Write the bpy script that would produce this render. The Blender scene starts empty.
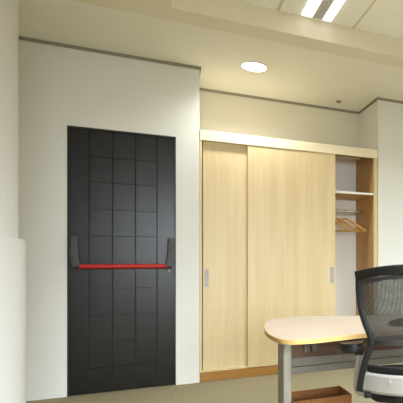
import bpy, bmesh, math, random
from mathutils import Vector, Matrix

scene = bpy.context.scene
col = scene.collection
R = math.radians

# ------------------------------------------------------------------ camera, world, exposure
EYE = 1.0673
cam_d = bpy.data.cameras.new('camera')
cam = bpy.data.objects.new('camera', cam_d)
col.objects.link(cam)
cam.location = (0, 0, EYE)
cam.rotation_euler = (R(90), 0, R(-27.504))
cam_d.sensor_fit = 'HORIZONTAL'
cam_d.sensor_width = 36
cam_d.lens = 36 * 477.843 / 403
cam_d.shift_x = -(420 - 201.5) / 403
cam_d.shift_y = (260.2 - 201.5) / 403
cam_d.clip_start = 0.05
scene.camera = cam

w = bpy.data.worlds.new('world')
scene.world = w
w.use_nodes = True
w.node_tree.nodes['Background'].inputs[0].default_value = (0.9, 0.95, 1.0, 1)
w.node_tree.nodes['Background'].inputs[1].default_value = 0.6

vs = scene.view_settings
vs.view_transform = 'Standard'
vs.look = 'None'
vs.gamma = 1
vs.use_curve_mapping = False
vs.exposure = 0.16

STRIP = 2.4      # radiance of the ceiling strip lamps
DOWN = 12.0      # radiance of the downlight

def area(name, loc, rot, sx, sy, power, color, spread=180):
    d = bpy.data.lights.new(name, 'AREA')
    d.shape = 'RECTANGLE'; d.size = sx; d.size_y = sy
    d.energy = power; d.color = color; d.spread = R(spread)
    o = bpy.data.objects.new(name, d)
    o.location = loc; o.rotation_euler = rot
    col.objects.link(o)
    return o

# added unseen daylight lamp behind the camera, tilted down to grade the walls
area('added_daylight', (0.75, -2.93, 1.5), (R(46), 0, 0), 2.9, 1.7, 235, (0.86, 0.94, 1.0), 112)
# ceiling lamps added out of view, placed for the light they give
WARM = (0.86, 0.95, 1.0)
for lx, ly, lp in ((0.976, 0.8, 76), (0.976, -1.2, 82), (2.776, 2.4, 44), (2.776, 0.4, 70)):
    area('added_ceiling_lamp', (lx, ly, 2.885), (0, 0, 0), 0.5, 1.1, lp, WARM, 140)

# ------------------------------------------------------------------ helpers
def tag(o, label=None, cat=None, group=None, kind=None):
    if label: o['label'] = label
    if cat: o['category'] = cat
    if group: o['group'] = group
    if kind: o['kind'] = kind
    return o

def empty(name, loc, rz=0):
    o = bpy.data.objects.new(name, None)
    o.empty_display_size = 0.1
    o.location = loc; o.rotation_euler = (0, 0, rz)
    col.objects.link(o)
    return o

class MB:
    def __init__(s): s.bm = bmesh.new()
    def box(s, x0, x1, y0, y1, z0, z1, bevel=0, seg=2):
        t = bmesh.new()
        bmesh.ops.create_cube(t, size=1)
        for v in t.verts:
            v.co = Vector(((x0 + x1) / 2 + v.co.x * (x1 - x0), (y0 + y1) / 2 + v.co.y * (y1 - y0), (z0 + z1) / 2 + v.co.z * (z1 - z0)))
        if bevel: bmesh.ops.bevel(t, geom=t.edges[:], offset=bevel, segments=seg, affect='EDGES', profile=0.5)
        return s.add(t)
    def add(s, t, m=None):
        if m is not None: bmesh.ops.transform(t, matrix=m, verts=t.verts)
        me = bpy.data.meshes.new('tmp'); t.to_mesh(me); t.free()
        s.bm.from_mesh(me); bpy.data.meshes.remove(me)
        return s
    def cyl(s, p0, p1, r0, r1=None, n=24, bevel=0):
        r1 = r0 if r1 is None else r1
        p0 = Vector(p0); p1 = Vector(p1); d = p1 - p0
        t = bmesh.new()
        bmesh.ops.create_cone(t, cap_ends=True, segments=n, radius1=r0, radius2=r1, depth=d.length)
        if bevel:
            e = [e for e in t.edges if len(e.link_faces) == 2 and any(len(f.verts) > 4 for f in e.link_faces)]
            bmesh.ops.bevel(t, geom=e, offset=bevel, segments=2, affect='EDGES')
        m = Matrix.Translation((p0 + p1) / 2) @ d.to_track_quat('Z', 'Y').to_matrix().to_4x4()
        return s.add(t, m)
    def sphere(s, c, rx, ry, rz, n=16):
        t = bmesh.new()
        bmesh.ops.create_uvsphere(t, u_segments=n, v_segments=n // 2 + 2, radius=1)
        return s.add(t, Matrix.Translation(c) @ Matrix.Diagonal((rx, ry, rz, 1)))
    def sweep(s, pts, section, up=(0, 0, 1), closed=False, scale=None):
        """section: list of (a, b): a along the sideways direction, b along up-ish."""
        pts = [Vector(p) for p in pts]; n = len(pts); rings = []
        up = Vector(up)
        for i, p in enumerate(pts):
            a = pts[(i - 1) % n] if closed or i > 0 else p
            b = pts[(i + 1) % n] if closed or i < n - 1 else p
            t = (b - a).normalized()
            side = t.cross(up)
            side = side.normalized() if side.length > 1e-5 else Vector((1, 0, 0))
            v = side.cross(t).normalized()
            k = scale[i] if scale else 1
            rings.append([s.bm.verts.new(p + side * (q[0] * k) + v * (q[1] * k)) for q in section])
        m = len(section)
        for i in range(n if closed else n - 1):
            A, B = rings[i], rings[(i + 1) % n]
            for j in range(m):
                s.bm.faces.new((A[j], A[(j + 1) % m], B[(j + 1) % m], B[j]))
        if not closed:
            s.bm.faces.new(rings[0][::-1]); s.bm.faces.new(rings[-1])
        return s
    def prism(s, outline, z0, z1, bevel=0):
        t = bmesh.new()
        f = t.faces.new([t.verts.new((x, y, z0)) for x, y in outline])
        ex = bmesh.ops.extrude_face_region(t, geom=[f])
        bmesh.ops.translate(t, vec=(0, 0, z1 - z0), verts=[v for v in ex['geom'] if isinstance(v, bmesh.types.BMVert)])
        if bevel:
            e = [e for e in t.edges if abs(e.verts[0].co.z - e.verts[1].co.z) < 1e-6]
            bmesh.ops.bevel(t, geom=e, offset=bevel, segments=2, affect='EDGES')
        return s.add(t)
    def build(s, name, mat, parent=None, smooth=None):
        bmesh.ops.recalc_face_normals(s.bm, faces=s.bm.faces)
        me = bpy.data.meshes.new(name)
        s.bm.to_mesh(me); s.bm.free()
        me.materials.append(mat)
        if smooth:
            for p in me.polygons: p.use_smooth = True
            me.set_sharp_from_angle(angle=R(smooth))
        o = bpy.data.objects.new(name, me)
        col.objects.link(o)
        if parent: o.parent = parent
        return o

def oval(ra, rb, n=12):
    return [(ra * math.cos(2 * math.pi * i / n), rb * math.sin(2 * math.pi * i / n)) for i in range(n)]

def rrect(a, b, r, n=3):
    out = []
    for cx, cy, a0 in ((a - r, b - r, 0), (-a + r, b - r, 90), (-a + r, -b + r, 180), (a - r, -b + r, 270)):
        for k in range(n + 1):
            t = R(a0 + 90 * k / n); out.append((cx + r * math.cos(t), cy + r * math.sin(t)))
    return out

def smooth_path(pts, k=6, closed=False):
    pts = [Vector(p) for p in pts]; n = len(pts); out = []
    for i in range(n if closed else n - 1):
        if closed: p0, p1, p2, p3 = pts[i - 1], pts[i], pts[(i + 1) % n], pts[(i + 2) % n]
        else: p0, p1, p2, p3 = pts[max(i - 1, 0)], pts[i], pts[i + 1], pts[min(i + 2, n - 1)]
        for j in range(k):
            t = j / k
            out.append(0.5 * ((2 * p1) + (p2 - p0) * t + (2 * p0 - 5 * p1 + 4 * p2 - p3) * t * t + (3 * p1 - p0 - 3 * p2 + p3) * t ** 3))
    if not closed: out.append(pts[-1])
    return out

def copy_tree(o, parent=None):
    c = o.copy(); col.objects.link(c)
    if parent: c.parent = parent
    for ch in list(o.children): copy_tree(ch, c)
    return c

# ------------------------------------------------------------------ materials
def srgb(r, g, b):
    f = lambda c: (c / 255 / 12.92) if c / 255 <= 0.04045 else ((c / 255 + 0.055) / 1.055) ** 2.4
    return (f(r), f(g), f(b), 1)

def mat(name, c, rough=0.5, metal=0, spec=0.5, noise=None, bump=None, coords='Object'):
    m = bpy.data.materials.new(name); m.use_nodes = True
    nt = m.node_tree; b = nt.nodes['Principled BSDF']
    b.inputs['Base Color'].default_value = c
    b.inputs['Roughness'].default_value = rough
    b.inputs['Metallic'].default_value = metal
    b.inputs['Specular IOR Level'].default_value = spec
    tc = nt.nodes.new('ShaderNodeTexCoord')
    if noise:                               # (colour 2, scale vector, detail, low, high)
        c2, sc, det, lo, hi = noise
        mp = nt.nodes.new('ShaderNodeMapping'); mp.inputs['Scale'].default_value = sc
        nt.links.new(tc.outputs[coords], mp.inputs[0])
        n = nt.nodes.new('ShaderNodeTexNoise'); n.inputs['Scale'].default_value = 1; n.inputs['Detail'].default_value = det
        nt.links.new(mp.outputs[0], n.inputs['Vector'])
        r = nt.nodes.new('ShaderNodeValToRGB')
        r.color_ramp.elements[0].position = lo; r.color_ramp.elements[0].color = c
        r.color_ramp.elements[1].position = hi; r.color_ramp.elements[1].color = c2
        nt.links.new(n.outputs[0], r.inputs[0]); nt.links.new(r.outputs[0], b.inputs['Base Color'])
    if bump:                                # (scale, strength, distance)
        n2 = nt.nodes.new('ShaderNodeTexNoise'); n2.inputs['Scale'].default_value = bump[0]; n2.inputs['Detail'].default_value = 3
        nt.links.new(tc.outputs[coords], n2.inputs['Vector'])
        bp = nt.nodes.new('ShaderNodeBump'); bp.inputs['Strength'].default_value = bump[1]; bp.inputs['Distance'].default_value = bump[2]
        nt.links.new(n2.outputs[0], bp.inputs['Height']); nt.links.new(bp.outputs[0], b.inputs['Normal'])
    return m

def emit(name, c, s):
    m = bpy.data.materials.new(name); m.use_nodes = True
    nt = m.node_tree; nt.nodes.remove(nt.nodes['Principled BSDF'])
    e = nt.nodes.new('ShaderNodeEmission'); e.inputs[0].default_value = c; e.inputs[1].default_value = s
    nt.links.new(e.outputs[0], nt.nodes['Material Output'].inputs[0])
    return m

M_wall = mat('wall_paint', srgb(229, 229, 225), 0.85, spec=0.2, bump=(220, 0.06, 0.002))
M_rear = mat('unseen_wall_dark', srgb(176, 160, 128), 0.85, spec=0.2)  # unseen walls, toned darker to cut the light they bounce
M_alcove = mat('alcove_paint', srgb(224, 219, 202), 0.85, spec=0.2, bump=(220, 0.06, 0.002))
M_column = mat('column_paint', srgb(206, 205, 204), 0.7, spec=0.2)
M_ceil = mat('ceiling_paint', srgb(239, 237, 225), 0.9, spec=0.1)
M_soffit = mat('soffit_paint', srgb(230, 224, 206), 0.9, spec=0.1)
M_tile = mat('ceiling_tile', srgb(250, 249, 245), 0.9, spec=0.1, bump=(300, 0.1, 0.002))
M_tbar = mat('ceiling_grid', srgb(222, 212, 180), 0.6)
M_trim = mat('grey_trim', srgb(146, 141, 127), 0.6)
M_carpet = mat('carpet', srgb(128, 119, 94), 1.0, spec=0.05, noise=(srgb(164, 154, 126), (80, 80, 80), 5, 0.36, 0.66), bump=(260, 0.5, 0.006))
M_door = mat('black_door_paint', srgb(22, 21, 21), 0.30, spec=0.4)
M_groove = mat('door_joint', srgb(20, 20, 21), 0.7)
M_frame = mat('black_frame', srgb(26, 26, 27), 0.5)
M_red = mat('red_bar', srgb(178, 32, 28), 0.4, spec=.35)
M_grip = mat('dark_grey_plastic', srgb(74, 75, 78), 0.6, spec=.3)
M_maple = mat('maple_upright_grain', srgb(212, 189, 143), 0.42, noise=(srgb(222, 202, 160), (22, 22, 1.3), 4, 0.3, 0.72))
M_mapleH = mat('maple_level_lit', srgb(238, 223, 190), 0.42, noise=(srgb(243, 231, 203), (1.3, 22, 22), 4, 0.3, 0.72))  # level grain; paler than the doors, downlight glare put into the colour
M_inner_shade = mat('maple_inner_shade', srgb(206, 156, 86), 0.5, noise=(srgb(214, 168, 100), (22, 22, 1.3), 4, 0.3, 0.72))  # warmer maple copy with the open bay's shade put into its colour
M_edge_shadow = mat('maple_edge_shadow', srgb(214, 170, 96), 0.45)  # edge band tone with the shadow beside it mixed in
M_plinth = mat('plinth_wood', srgb(152, 106, 40), 0.5, noise=(srgb(166, 120, 54), (1.5, 30, 30), 3, 0.3, 0.7))
M_gap = mat('shadow_gap', srgb(110, 78, 44), 0.7)
M_back = mat('white_lining', srgb(242, 238, 232), 0.6)
M_shelf = mat('shelf_white', srgb(238, 236, 230), 0.45)
M_chrome = mat('brushed_chrome', srgb(200, 200, 200), 0.25, metal=1)
M_pull = mat('satin_pull', srgb(178, 176, 178), 0.65, metal=0.2, spec=.3)
M_hanger = mat('hanger_wood', srgb(208, 152, 78), 0.4, noise=(srgb(226, 176, 100), (20, 20, 60), 2, 0.3, 0.7))
M_top = mat('desk_maple', srgb(166, 149, 132), 0.5, spec=0.25, noise=(srgb(174, 159, 143), (2, 28, 10), 4, 0.3, 0.75))
M_topedge = mat('desk_edge', srgb(204, 166, 104), 0.45)
M_greymetal = mat('grey_metal', srgb(142, 137, 124), 0.55, metal=0.1)
M_tray = mat('tray_metal', srgb(104, 98, 90), 0.55, metal=0.1)
M_panelwood = mat('panel_wood', srgb(96, 63, 38), 0.5, noise=(srgb(110, 74, 46), (2, 20, 30), 3, 0.3, 0.7))
M_card = mat('cardboard', srgb(140, 92, 46), 0.8, noise=(srgb(152, 102, 54), (40, 40, 4), 2, 0.3, 0.7))
M_black = mat('black_plastic', srgb(17, 17, 18), 0.5, spec=0.3)
M_blackgloss = mat('arm_pad', srgb(14, 15, 18), 0.34, spec=.4)
M_mesh = mat('chair_mesh', srgb(56, 54, 52), 0.85, spec=.15)
M_greyplastic = mat('grey_plastic', srgb(52, 50, 49), 0.6, spec=.25)
M_silver = mat('silver_paint', srgb(152, 147, 144), 0.5, metal=0.1)
M_fabric = mat('seat_fabric', srgb(34, 34, 36), 0.95, bump=(400, 0.3, 0.002))
M_white = mat('white_plastic', srgb(235, 232, 224), 0.5)
M_strip = emit('lamp_strip', (1.0, 0.97, 0.9, 1), STRIP)
M_down = emit('lamp_disc', (1.0, 0.93, 0.8, 1), DOWN)
M_glass = bpy.data.materials.new('added_window_glass'); M_glass.use_nodes = True
_b = M_glass.node_tree.nodes['Principled BSDF']
_b.inputs['Transmission Weight'].default_value = 1; _b.inputs['Roughness'].default_value = 0; _b.inputs['IOR'].default_value = 1.05

# ------------------------------------------------------------------ the room shell
Y0 = 4.584; YB = 5.137; XA = 0.219; XB = 1.898; C = 2.75; C2 = 2.893
XL, XR, YN = -2.6, 4.2, -3.0
YF = 5.3
D0, D1, DZ = -0.7215, 0.0354, 2.121

def struct(mb, name, m, smooth=None, parent=None):
    o = mb.build(name, m, parent, smooth)
    if not parent: o['kind'] = 'structure'
    return o

struct(MB().box(XL - .1, XR + .1, YN - .1, YF, -0.1, 0), 'floor', M_carpet)
# wall with the door: four pieces round the opening
wd = MB()
wd.box(XL, D0, Y0, YF, 0, C); wd.box(D1, XA, Y0, YF, 0, C); wd.box(D0, D1, Y0, YF, DZ, C)
wd.box(D0, D1, Y0 + 0.12, YF, 0, DZ)
struct(wd, 'wall_front', M_wall)
struct(MB().box(XA, XB, YB, YF, 0, C), 'wall_alcove', M_alcove)
struct(MB().box(XB, XR, Y0, YF, 0, C), 'wall_right_pier', M_wall)
struct(MB().box(XL - .1, XL, YN, YF, 0, 3.05), 'wall_left', M_rear)
struct(MB().box(XR, XR + .1, YN, YF, 0, 3.05), 'wall_right', M_rear)
wb = MB()
WX0, WX1, WZ0, WZ1 = -0.8, 2.3, 0.6, 2.4
wb.box(XL, WX0, YN - .1, YN, 0, 3.05); wb.box(WX1, XR, YN - .1, YN, 0, 3.05)
wb.box(WX0, WX1, YN - .1, YN, 0, WZ0); wb.box(WX0, WX1, YN - .1, YN, WZ1, 3.05)
struct(wb, 'wall_back', M_rear)
wf = MB()
for x0, x1, z0, z1 in ((WX0, WX1, WZ0, WZ0 + .05), (WX0, WX1, WZ1 - .05, WZ1), (WX0, WX0 + .05, WZ0, WZ1), (WX1 - .05, WX1, WZ0, WZ1), (.725, .775, WZ0, WZ1)):
    wf.box(x0, x1, YN - .09, YN - .03, z0, z1)
win = struct(wf, 'added_window_1', M_white)  # guessed opening, added for the daylight lamp
MB().box(WX0 + .05, WX1 - .05, YN - .065, YN - .055, WZ0 + .05, WZ1 - .05).build('pane', M_glass, win)

# ceilings: upper tiled field, lower plaster soffit, the neutral strip along its edge
struct(MB().box(0, XR, YN, 3.575, C2, 3.05), 'ceiling', M_tile)
lo = MB(); lo.box(XL, XR, 3.768, YF, C, 3.05); struct(lo, 'ceiling_soffit', M_ceil)
st = MB(); st.box(XL, XR, 3.575, 3.768, C - 0.008, 3.05); st.box(XL, 0, YN, 3.575, C - 0.008, 3.05)
struct(st, 'ceiling_bulkhead', M_soffit)
# grid of the tiled field
tb = MB()
for x in (0.118, 0.684, 1.258, 1.86, 2.462, 3.06, 3.66):
    tb.box(x, x + .018, YN, 3.575, C2 - .006, C2 + .01)
for y in (2.34, 1.74, 1.14, .54, -.06, -.66, -1.26, -1.86, -2.46):
    tb.box(0, XR, y, y + .018, C2 - .005, C2 + .01)
struct(tb, 'trim_5', M_tbar)

# grey shadow trim under the soffit
TH = 0.024; TP = 0.012
struct(MB().box(XL, XA + TP, Y0 - TP, Y0, C - TH, C), 'trim_1', M_trim)
t2 = MB(); t2.box(XA, XB, YB - TP, YB, C - TH, C); t2.box(XA, XA + TP, Y0, YB, C - TH, C)
struct(t2, 'trim_2', M_trim)
struct(MB().box(XB - TP, XB, Y0 - TP, YB - TP, C - TH, C), 'trim_3', M_trim)
struct(MB().box(XB, XR, Y0 - TP, Y0, C - TH, C), 'trim_4', M_trim)

# round column with a thicker casing round its lower part
CX, CY, RU, RL = -1.02, 3.385, 0.2616, 0.294
cb = MB()
cb.cyl((CX, CY, 0), (CX, CY, 1.186), RL, n=72, bevel=0.008)
cb.cyl((CX, CY, 1.18), (CX, CY, C - 0.010), RU, n=72)
column = struct(cb, 'wall_column', M_column, smooth=40)

# ------------------------------------------------------------------ the black door
YD = Y0 + 0.012
fr = MB()
fr.box(D0, D0 + .012, Y0 - .001, Y0 + .12, 0, DZ); fr.box(D1 - .008, D1, Y0 - .001, Y0 + .12, 0, DZ); fr.box(D0, D1, Y0 - .001, Y0 + .12, DZ - .014, DZ)
door = struct(fr, 'door_1', M_frame)
leaf = MB()
gx = [-0.580, -0.422, -0.263, -0.106]
xs = [D0 + .0125] + gx + [D1 - .0085]
zs = [1.897, 1.692, 1.474, 1.263, 1.053, 0.838, 0.624, 0.408, 0.204]
zrow = [0.004] + zs[::-1] + [DZ - .0145]
G = 0.0026
for i in range(5):
    x0 = xs[i] + (G if i else 0); x1 = xs[i + 1] - (G if i < 4 else 0)
    rows = [zrow[0], zrow[-1]] if i in (0, 4) else zrow
    for a, b in zip(rows, rows[1:]):
        leaf.box(x0, x1, YD, YD + .02, a + (0 if a == zrow[0] else .0006), b - (0 if b == zrow[-1] else .0006), 0.001, 1)
leaf.build('door_panel', M_door, door)
MB().box(xs[0], xs[-1], YD + .006, YD + .045, 0.004, DZ - .0145).build('door_core', M_groove, door)
# panic bar: two lever housings, red push bar, key cylinder
bar_root = MB()
bar_root.cyl((-0.630, Y0 - .085, 1.018), (-0.022, Y0 - .085, 1.018), 0.0175, n=24)
bar = bar_root.build('push_bar', M_red, door, 40)
def lever(x, dx):
    m = MB()
    path = smooth_path([(x - dx * .3, YD - .028, 1.245), (x - dx * .1, YD - .048, 1.19), (x, YD - .062, 1.12), (x + dx * .45, YD - .085, 1.05), (x + dx, Y0 - .09, 1.012)], 5)
    m.sweep(path, rrect(.026, .022, .010), up=(0, 1, 0))
    m.box(x - dx * .3 - .021, x - dx * .3 + .021, YD - .045, YD, 1.15, 1.255, .006)
    return m.build('lever_housing', M_grip, door, 40)
lever(-0.668, .026); lever(-0.004, -.018)
MB().cyl((-0.018, Y0 - .04, .987), (-0.018, YD, .987), 0.007, n=16).build('key_cylinder', M_greymetal, door, 40)
MB().box(-0.026, -0.010, Y0 - .03, YD, 0.965, 0.985, .003).build('cylinder_guard', M_greymetal, door)

# ------------------------------------------------------------------ ceiling fittings
fix = empty('strip_light', (0.976, 2.965, C2 - .0055))
tag(fix, 'recessed fluorescent ceiling light with two bright strips and a louvre between', 'ceiling light')
MB().box(-.274, .281, -.575, .575, -.003, .004).build('panel', M_tile, fix)
for x0, x1 in ((-.122, -.045), (.038, .100)):
    MB().box(x0, x1, -.57, .568, -.010, -.0035).build('lamp_strip', M_strip, fix)
    al = area('strip_lamp', ((x0 + x1) / 2, -.12, -.012), (0, 0, 0), x1 - x0 - .006, 0.88, 2.5, WARM, 95); al.parent = fix
lv = MB()
for k in range(46):
    y = .56 - k * .0245
    lv.box(-.040, .034, y - .004, y, -.012, -.003)
lv.build('louvre', M_chrome, fix)

dl = empty('downlight', (0.64, 4.345, C))
tag(dl, 'round recessed downlight in the plaster ceiling above the wardrobe', 'ceiling light')
ring = MB()
ring.sweep([(.108 * math.cos(2 * math.pi * i / 40), .108 * math.sin(2 * math.pi * i / 40), -.004) for i in range(40)], oval(.009, .005, 8), closed=True)
ring.build('trim_ring', M_white, dl, 50)
MB().cyl((0, 0, -.006), (0, 0, -.001), .103, n=40).build('lens', M_down, dl)
sl = bpy.data.lights.new('downlight_lamp', 'SPOT')
sl.energy = 84; sl.color = (0.97, 0.98, 0.95); sl.spot_size = R(150); sl.spot_blend = 0.75; sl.shadow_soft_size = 0.09
so_ = bpy.data.objects.new('downlight_lamp', sl); so_.location = (0, 0, -.012); col.objects.link(so_); so_.parent = dl

sp = empty('sprinkler', (1.571, 4.887, C))
tag(sp, 'small sprinkler head in the ceiling near the alcove corner', 'sprinkler')
MB().cyl((0, 0, -.004), (0, 0, 0), .03, .034, n=24).build('escutcheon', M_greymetal, sp, 40)
MB().cyl((0, 0, -.022), (0, 0, -.004), .008, .012, n=16).build('sprinkler_head', M_greymetal, sp, 40)

# ------------------------------------------------------------------ the built-in wardrobe
WT = 2.206; WH = 2.118; PL = 0.084
wr = empty('wardrobe', ((XA + XB) / 2, Y0 + .25, 0))
tag(wr, 'built-in pale maple wardrobe with sliding doors, its right end open', 'wardrobe')
ox, oy = wr.location.x, wr.location.y
def wbox(name, m, x0, x1, y0, y1, z0, z1, bev=0.0015, parent=wr):
    return MB().box(x0 - ox, x1 - ox, y0 - oy, y1 - oy, z0, z1, bev, 1).build(name, m, parent)
e = 0.002
YW = YB - .016
sl_ = wbox('side_panel', M_maple, XA + e, XA + .02, Y0 + .019, YW, PL, WT - .021)
wbox('side_panel_front', M_maple, XA + e, XA + .02, Y0, Y0 + .019, PL, WH - .001, parent=sl_)
rp = wbox('side_panel', M_maple, 1.856, XB - .005, Y0 + .019, YW, PL, WT - .021)
wbox('side_panel_front', M_maple, 1.852, XB - .005, Y0, Y0 + .019, PL, WH - .001, parent=rp)
wbox('inner_face_shade', M_inner_shade, 1.851, 1.856, Y0 + .022, YW, PL + .018, WT - .021, parent=rp)  # thin skin on the same board, carrying its painted inner shade
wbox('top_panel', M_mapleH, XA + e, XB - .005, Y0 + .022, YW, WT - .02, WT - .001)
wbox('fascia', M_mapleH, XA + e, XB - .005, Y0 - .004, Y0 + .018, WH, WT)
wbox('plinth', M_plinth, XA + e, XB - .005, Y0 + .006, Y0 + .03, 0.001, PL - .003)
wbox('bottom_panel', M_maple, XA + .02, 1.852, Y0 + .012, YW, PL - .002, PL + .018)
wbox('back_panel', M_back, XA + .02, 1.851, YW, YB - .003, PL + .018, WT - .02)
wbox('divider', M_maple, 0.835, 0.853, Y0 + .06, YW, PL + .018, WT - .02)
wbox('top_track', M_gap, XA + .02, 1.852, Y0 + .02, Y0 + .052, WH + .001, WT - .021)
sh = wbox('shelf', M_inner_shade, .853, 1.851, Y0 + .032, YW, 1.738, 1.756)
wbox('shelf_edge', M_shelf, .853, 1.851, Y0 + .014, Y0 + .032, 1.738, 1.759, parent=sh)
MB().cyl((.853 - ox, 4.86 - oy, 1.585), (1.852 - ox, 4.86 - oy, 1.585), .0125, n=20).build('hanging_rail', M_chrome, wr, 40)
d_l = wbox('sliding_door', M_maple, XA + .029, .86, Y0 + .034, Y0 + .052, PL + .018, WH + .03)
d_r = wbox('sliding_door', M_maple, .62, 1.443, Y0 + .004, Y0 + .022, PL + .003, WH - .001)
wbox('edge_shadow_strip', M_edge_shadow, .6165, .6199, Y0 + .004, Y0 + .022, PL + .003, WH - .001, .0005, parent=d_r)  # door edge that also paints the shadow line between the doors
def pull(x0, x1, y, z0, z1, d):
    m = MB(); t = .003
    m.box(x0 - ox, x0 + .005 - ox, y - t - oy, y + .002 - oy, z0, z1, .001, 1)
    m.box(x1 - .005 - ox, x1 - ox, y - t - oy, y + .002 - oy, z0, z1, .001, 1)
    m.box(x0 - ox, x1 - ox, y - t - oy, y + .002 - oy, z0, z0 + .005, .001, 1)
    m.box(x0 - ox, x1 - ox, y - t - oy, y + .002 - oy, z1 - .005, z1, .001, 1)
    m.box(x0 - ox, x1 - ox, y - .001 - oy, y + .001 - oy, z0, z1)
    o = m.build('flush_handle', M_pull, d); o['label'] = 'satin metal flush handle'
pull(.264, .294, Y0 + .034, .832, .984, d_l)
pull(1.390, 1.424, Y0 + .004, .842, 1.0, d_r)

# ------------------------------------------------------------------ clothes hangers on the rail
def make_hanger():
    root = empty('clothes_hanger', (1.65, 4.86, 1.585))
    a = MB()
    pts = smooth_path([(0, -.232, -.212), (0, -.205, -.195), (0, -.11, -.135), (0, -.03, -.088), (0, 0, -.080), (0, .03, -.088), (0, .11, -.135), (0, .205, -.195), (0, .232, -.212)], 4)
    a.sweep(pts, rrect(.011, .013, .006, 2), up=(1, 0, 0))
    a.build('shoulder_bar', M_hanger, root, 50)
    MB().cyl((0, -.212, -.208), (0, .212, -.208), .0065, n=12).build('trouser_bar', M_hanger, root, 50)
    h = MB()
    hp = [(0, 0, -.078), (0, 0, -.05), (0, .004, -.032)]
    for k in range(11):
        t = R(-70 + 24 * k); hp.append((0, .0 + .0155 * math.cos(t), .0 + .0155 * math.sin(t)))
    h.sweep(hp, oval(.0022, .0022, 8), up=(1, 0, 0))
    h.build('hook', M_chrome, root, 50)
    return root
hang = [(1.63, 52, 'wooden clothes hanger on the rail, the one nearest the open right end of the wardrobe'),
        (1.545, 50, 'wooden clothes hanger on the rail, the middle one of the three'),
        (1.455, 49, 'wooden clothes hanger mostly hidden behind the edge of the sliding door')]
proto = make_hanger()
for i, (x, a, lab) in enumerate(hang):
    o = proto if i == 0 else copy_tree(proto)
    o.location = (x, 4.86, 1.585); o.rotation_euler = (0, 0, R(a))
    tag(o, lab, 'hanger', 'wooden hangers on the wardrobe rail')

# ------------------------------------------------------------------ open box on the floor
bx = empty('open_box', (.753, 2.716, 0))
tag(bx, 'open brown box standing on the carpet under the desk', 'box')
def bwall(p):
    m = MB(); m.box(*p, .001, 1); return m
hx, hy, hz, t = .165, .105, .3, .006
MB().box(-hx, hx, -hy, hy, .001, .007).build('box_bottom', M_card, bx)
bwall((-hx, hx, -hy, -hy + t, .007, hz)).build('box_side', M_card, bx)
bwall((-hx, hx, hy - t, hy, .007, hz)).build('box_side', M_card, bx)
bwall((-hx, -hx + t, -hy + t, hy - t, .007, hz)).build('box_side', M_card, bx)
bwall((hx - t, hx, -hy + t, hy - t, .007, hz)).build('box_side', M_card, bx)

# ------------------------------------------------------------------ desk
dk = empty('desk', (1.2, 2.4, 0))
tag(dk, 'round-ended pale maple desk on a grey metal leg', 'desk')
def loc(p): return (p[0] - 1.2, p[1] - 2.4)
key = [(.8, 2.072), (.646, 2.045), (.55, 2.03), (.485, 2.035), (.44, 2.055), (.410, 2.11), (.396, 2.25), (.404, 2.41), (.431, 2.58), (.474, 2.735), (.525, 2.825), (.592, 2.878), (.689, 2.892), (.80, 2.858), (.93, 2.80), (1.054, 2.745), (1.3, 2.69)]
curve = [(p.x, p.y) for p in smooth_path([(x, y, 0) for x, y in key], 4)]
outline = [loc(p) for p in [(1.95, 2.09), (1.2, 2.09)] + curve + [(1.95, 2.68)]]
TZ = .73; TT = .021
MB().prism(outline, TZ - TT + .0005, TZ - .0008).build('edge_band', M_topedge, dk)
def inset(pts, d):
    cx = sum(p[0] for p in pts) / len(pts); cy = sum(p[1] for p in pts) / len(pts); out = []
    n = len(pts)
    for i, p in enumerate(pts):
        a, b = pts[i - 1], pts[(i + 1) % n]
        tx, ty = b[0] - a[0], b[1] - a[1]; L = math.hypot(tx, ty)
        nx, ny = -ty / L, tx / L
        if nx * (cx - p[0]) + ny * (cy - p[1]) < 0: nx, ny = -nx, -ny
        out.append((p[0] + nx * d, p[1] + ny * d))
    return out
MB().prism(inset(outline, .003), TZ - TT, TZ).build('tabletop', M_top, dk)
def leg(x):
    m = MB(); m.box(x - 1.2, x + .040 - 1.2, -.05, .085, .025, TZ - TT, .006); return m.build('leg', M_greymetal, dk, 40)
def foot(x, l):
    m = MB(); m.box(x - .004 - 1.2, x + .044 - 1.2, -.27, .27, .001, .03, .008); m.build('foot', M_greymetal, l, 40)
foot(.480, leg(.480)); foot(1.86, leg(1.86))
MB().box(.520 - 1.2, 1.86 - 1.2, .065, .083, .50, TZ - TT, .001, 1).build('modesty_panel', M_panelwood, dk)
tr = MB()
tr.box(.520 - 1.2, 1.86 - 1.2, .012, .016, .535, .577, .001, 1)
tr.box(.520 - 1.2, 1.86 - 1.2, .010, .016, .496, .532, .001, 1)
tr.box(.520 - 1.2, 1.86 - 1.2, .014, .066, .497, .501)
tr.build('cable_tray', M_tray, dk)
for x in (.605, .645):
    MB().box(x - 1.2, x + .026 - 1.2, .045, .064, .59, .632, .004).build('power_socket', M_tray, dk, 40)

# ------------------------------------------------------------------ office chair (local: +y forward, back rest at y = -0.2)
RZ = R(-27)
fwd = Vector((-math.sin(RZ), math.cos(RZ), 0))
root_p = Vector((0.925, 1.835, 0)) + fwd * .2
ch = empty('office_chair', root_p, RZ)
tag(ch, 'black mesh-backed office chair with silver trim pulled up to the desk', 'chair')
prof = [(.70, .186), (.716, .187), (.752, .199), (.804, .220), (.87, .237), (.936, .244), (.985, .244), (1.012, .237)]
def halfw(z):
    for (a, wa), (b, wb_) in zip(prof, prof[1:]):
        if z <= b: return wa + (wb_ - wa) * max(0, (z - a) / (b - a))
    return prof[-1][1]
def yb(x, z): return -.245 + .075 * (x / .25) ** 2 - .03 * math.sin((z - .7) / .34 * math.pi) * 0 - (z - .85) * .12
def topz(x): return 1.006 + .030 * (1 - (x / .244) ** 2)
side = []
for z, hw in prof[:-1]: side.append((-hw + .006, yb(hw, z), z))
pts = smooth_path(side, 4)
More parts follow.
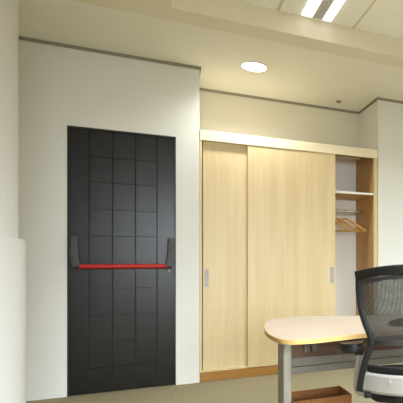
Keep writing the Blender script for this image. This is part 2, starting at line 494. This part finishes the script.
for s_ in (-1, 1):
    m = MB(); m.sweep([(p.x * -s_, p.y, p.z) for p in pts], rrect(.013, .012, .006), up=(0, 1, 0))
    m.build('side_frame', M_black, ch, 50)
m = MB()
xs_ = [-.246 + .492 * i / 20 for i in range(21)]
m.sweep([(x, yb(x, 1.0) - .002, topz(x) - .006) for x in xs_], rrect(.012, .021, .008))
m.build('top_rail', M_black, ch, 50)
m = MB(); m.sweep([(x * .94, yb(x, .97) - .001, topz(x) - .036) for x in xs_], rrect(.006, .009, .004))
m.build('rail_insert', M_greyplastic, ch, 50)
m = MB(); m.sweep([(x * .76, yb(x, .71), .712) for x in xs_], rrect(.011, .014, .006))
m.build('lower_rail', M_greyplastic, ch, 50)
# woven mesh: real strands
m = MB()
NX, NZ = 84, 60
z0, z1 = .722, 1.0
def surf(u, v):
    z = z0 + (z1 - z0) * v
    x = u * (halfw(z) - .006)
    zz = z0 + (min(topz(x) - .03, 1.0) - z0) * v
    return Vector((x, yb(x, zz), zz))
def strand(p, n, wd_):
    vs_ = []
    for i, q in enumerate(p):
        a = p[max(i - 1, 0)]; b = p[min(i + 1, len(p) - 1)]
        sd = (b - a).cross(Vector((0, 1, 0))).normalized() * wd_
        vs_.append((m.bm.verts.new(q + sd + Vector((0, n, 0))), m.bm.verts.new(q - sd + Vector((0, n, 0)))))
    for (a, b), (c, d) in zip(vs_, vs_[1:]): m.bm.faces.new((a, b, d, c))
for i in range(NX + 1): strand([surf(-1 + 2 * i / NX, k / 12) for k in range(13)], 0, .00152)
for k in range(NZ + 1): strand([surf(-1 + 2 * i / 14, k / NZ) for i in range(15)], .0006, .0015)
mo = m.build('back_mesh', M_mesh, ch)
sol = mo.modifiers.new('thick', 'SOLIDIFY'); sol.thickness = .0008
# lumbar pad, hung behind the mesh
m = MB(); m.sweep([(x * .44, yb(x * .44, .8) + .010, .797 + .012 * (1 - abs(x) / .246)) for x in xs_], rrect(.006, .02, .006), scale=[max(.25, 1 - (abs(x) / .25) ** 4 * .75) for x in xs_])
m.build('lumbar_pad', M_black, ch, 50)
# uprights from the lower rail to the silver cover
for s_ in (-1, 1):
    m = MB(); m.sweep(smooth_path([(s_ * .178, yb(.18, .71), .712), (s_ * .212, -.185, .62), (s_ * .236, -.17, .50)], 5), rrect(.014, .014, .005), up=(0, 1, 0))
    m.build('upright', M_black, ch, 50)
m = MB(); m.sweep([(x * .80, -.235 + .065 * (x / .246) ** 2, .597) for x in xs_], rrect(.011, .015, .005))
m.build('cross_bar', M_black, ch, 50)
m = MB()
sec = [(.004, .042), (-.004, .045), (-.010, .035), (-.010, -.03), (-.002, -.042), (.006, -.042)]
m.sweep([(x * .87, -.262 + .085 * (x / .246) ** 2, .540) for x in xs_], [(-a, b) for a, b in sec])
m.build('rear_cover', M_silver, ch, 30)
for s_ in (-1, 1):
    x = s_ * .098; yy = -.262 + .085 * (x / .87 / .246) ** 2
    m = MB(); m.cyl((x, yy - .015, .556), (x, yy - .004, .556), .009, n=20, bevel=.002)
    m.build('button', M_greymetal, ch, 40)
    m = MB(); m.box(x * 2 - .016, x * 2 + .016, -.215, -.16, .478, .50, .004); m.build('bracket', M_black, ch, 40)
    m = MB(); m.box(x * .7 - .016, x * .7 + .016, -.235, -.17, .475, .50, .004); m.build('bracket', M_black, ch, 40)
# seat, arms
m = MB()
so = []
for k in range(40):
    a = 2 * math.pi * k / 40; ca, sa = math.cos(a), math.sin(a)
    so.append((.225 * math.copysign(abs(ca) ** .5, ca), .02 + .225 * math.copysign(abs(sa) ** .5, sa)))
m.prism(so, .475, .525, .015); m.build('seat', M_fabric, ch, 50)
m = MB(); m.prism([(x * .9, y * .9) for x, y in so], .445, .476, .006); m.build('seat_pan', M_black, ch, 50)
for s_ in (-1, 1):
    m = MB(); pad = []
    for k in range(28):
        a = 2 * math.pi * k / 28; ca, sa = math.cos(a), math.sin(a)
        pad.append((s_ * .275 + .062 * math.copysign(abs(ca) ** .7, ca), -.115 + .085 * math.copysign(abs(sa) ** .7, sa)))
    m.prism(pad, .672, .704, .012); ap = m.build('arm_pad', M_blackgloss, ch, 50)
    m = MB(); m.sweep(smooth_path([(s_ * .240, -.10, .668), (s_ * .246, -.10, .62), (s_ * .256, -.10, .54), (s_ * .246, -.08, .47), (s_ * .15, -.05, .452)], 5), rrect(.014, .022, .007), up=(0, 1, 0))
    m.build('arm_post', M_silver, ch, 50)
    m = MB(); m.box(s_ * .245 - .02, s_ * .245 + .02, -.13, -.07, .645, .674, .005); m.build('arm_collar', M_black, ch, 50)
# mechanism, gas lift, five-star base with castors
m = MB(); m.box(-.09, .09, -.14, .12, .405, .446, .01); m.build('tilt_mechanism', M_black, ch, 40)
m = MB(); m.cyl((0, 0, .10), (0, 0, .27), .027); m.cyl((0, 0, .27), (0, 0, .41), .016); m.build('gas_lift', M_chrome, ch, 40)
m = MB(); m.cyl((0, 0, .075), (0, 0, .13), .05, .04, bevel=.004)
m.build('base_hub', M_silver, ch, 40)
for k in range(5):
    a = R(18 + 72 * k); c_, s_ = math.cos(a), math.sin(a)
    m = MB(); m.sweep([(.03 * c_, .03 * s_, .105), (.17 * c_, .17 * s_, .092), (.30 * c_, .30 * s_, .075)], rrect(.022, .014, .006), scale=[1, .9, .7])
    lg = m.build('base_leg', M_silver, ch, 40)
    m = MB()
    for q in (-1, 1):
        p = Vector((.30 * c_, .30 * s_, .0275)); n_ = Vector((-s_, c_, 0)) * q
        m.cyl(p + n_ * .008, p + n_ * .026, .027, n=20, bevel=.003)
    m.cyl((.30 * c_, .30 * s_, .03), (.30 * c_, .30 * s_, .07), .007, n=10)
    m.build('castor', M_black, lg, 40)
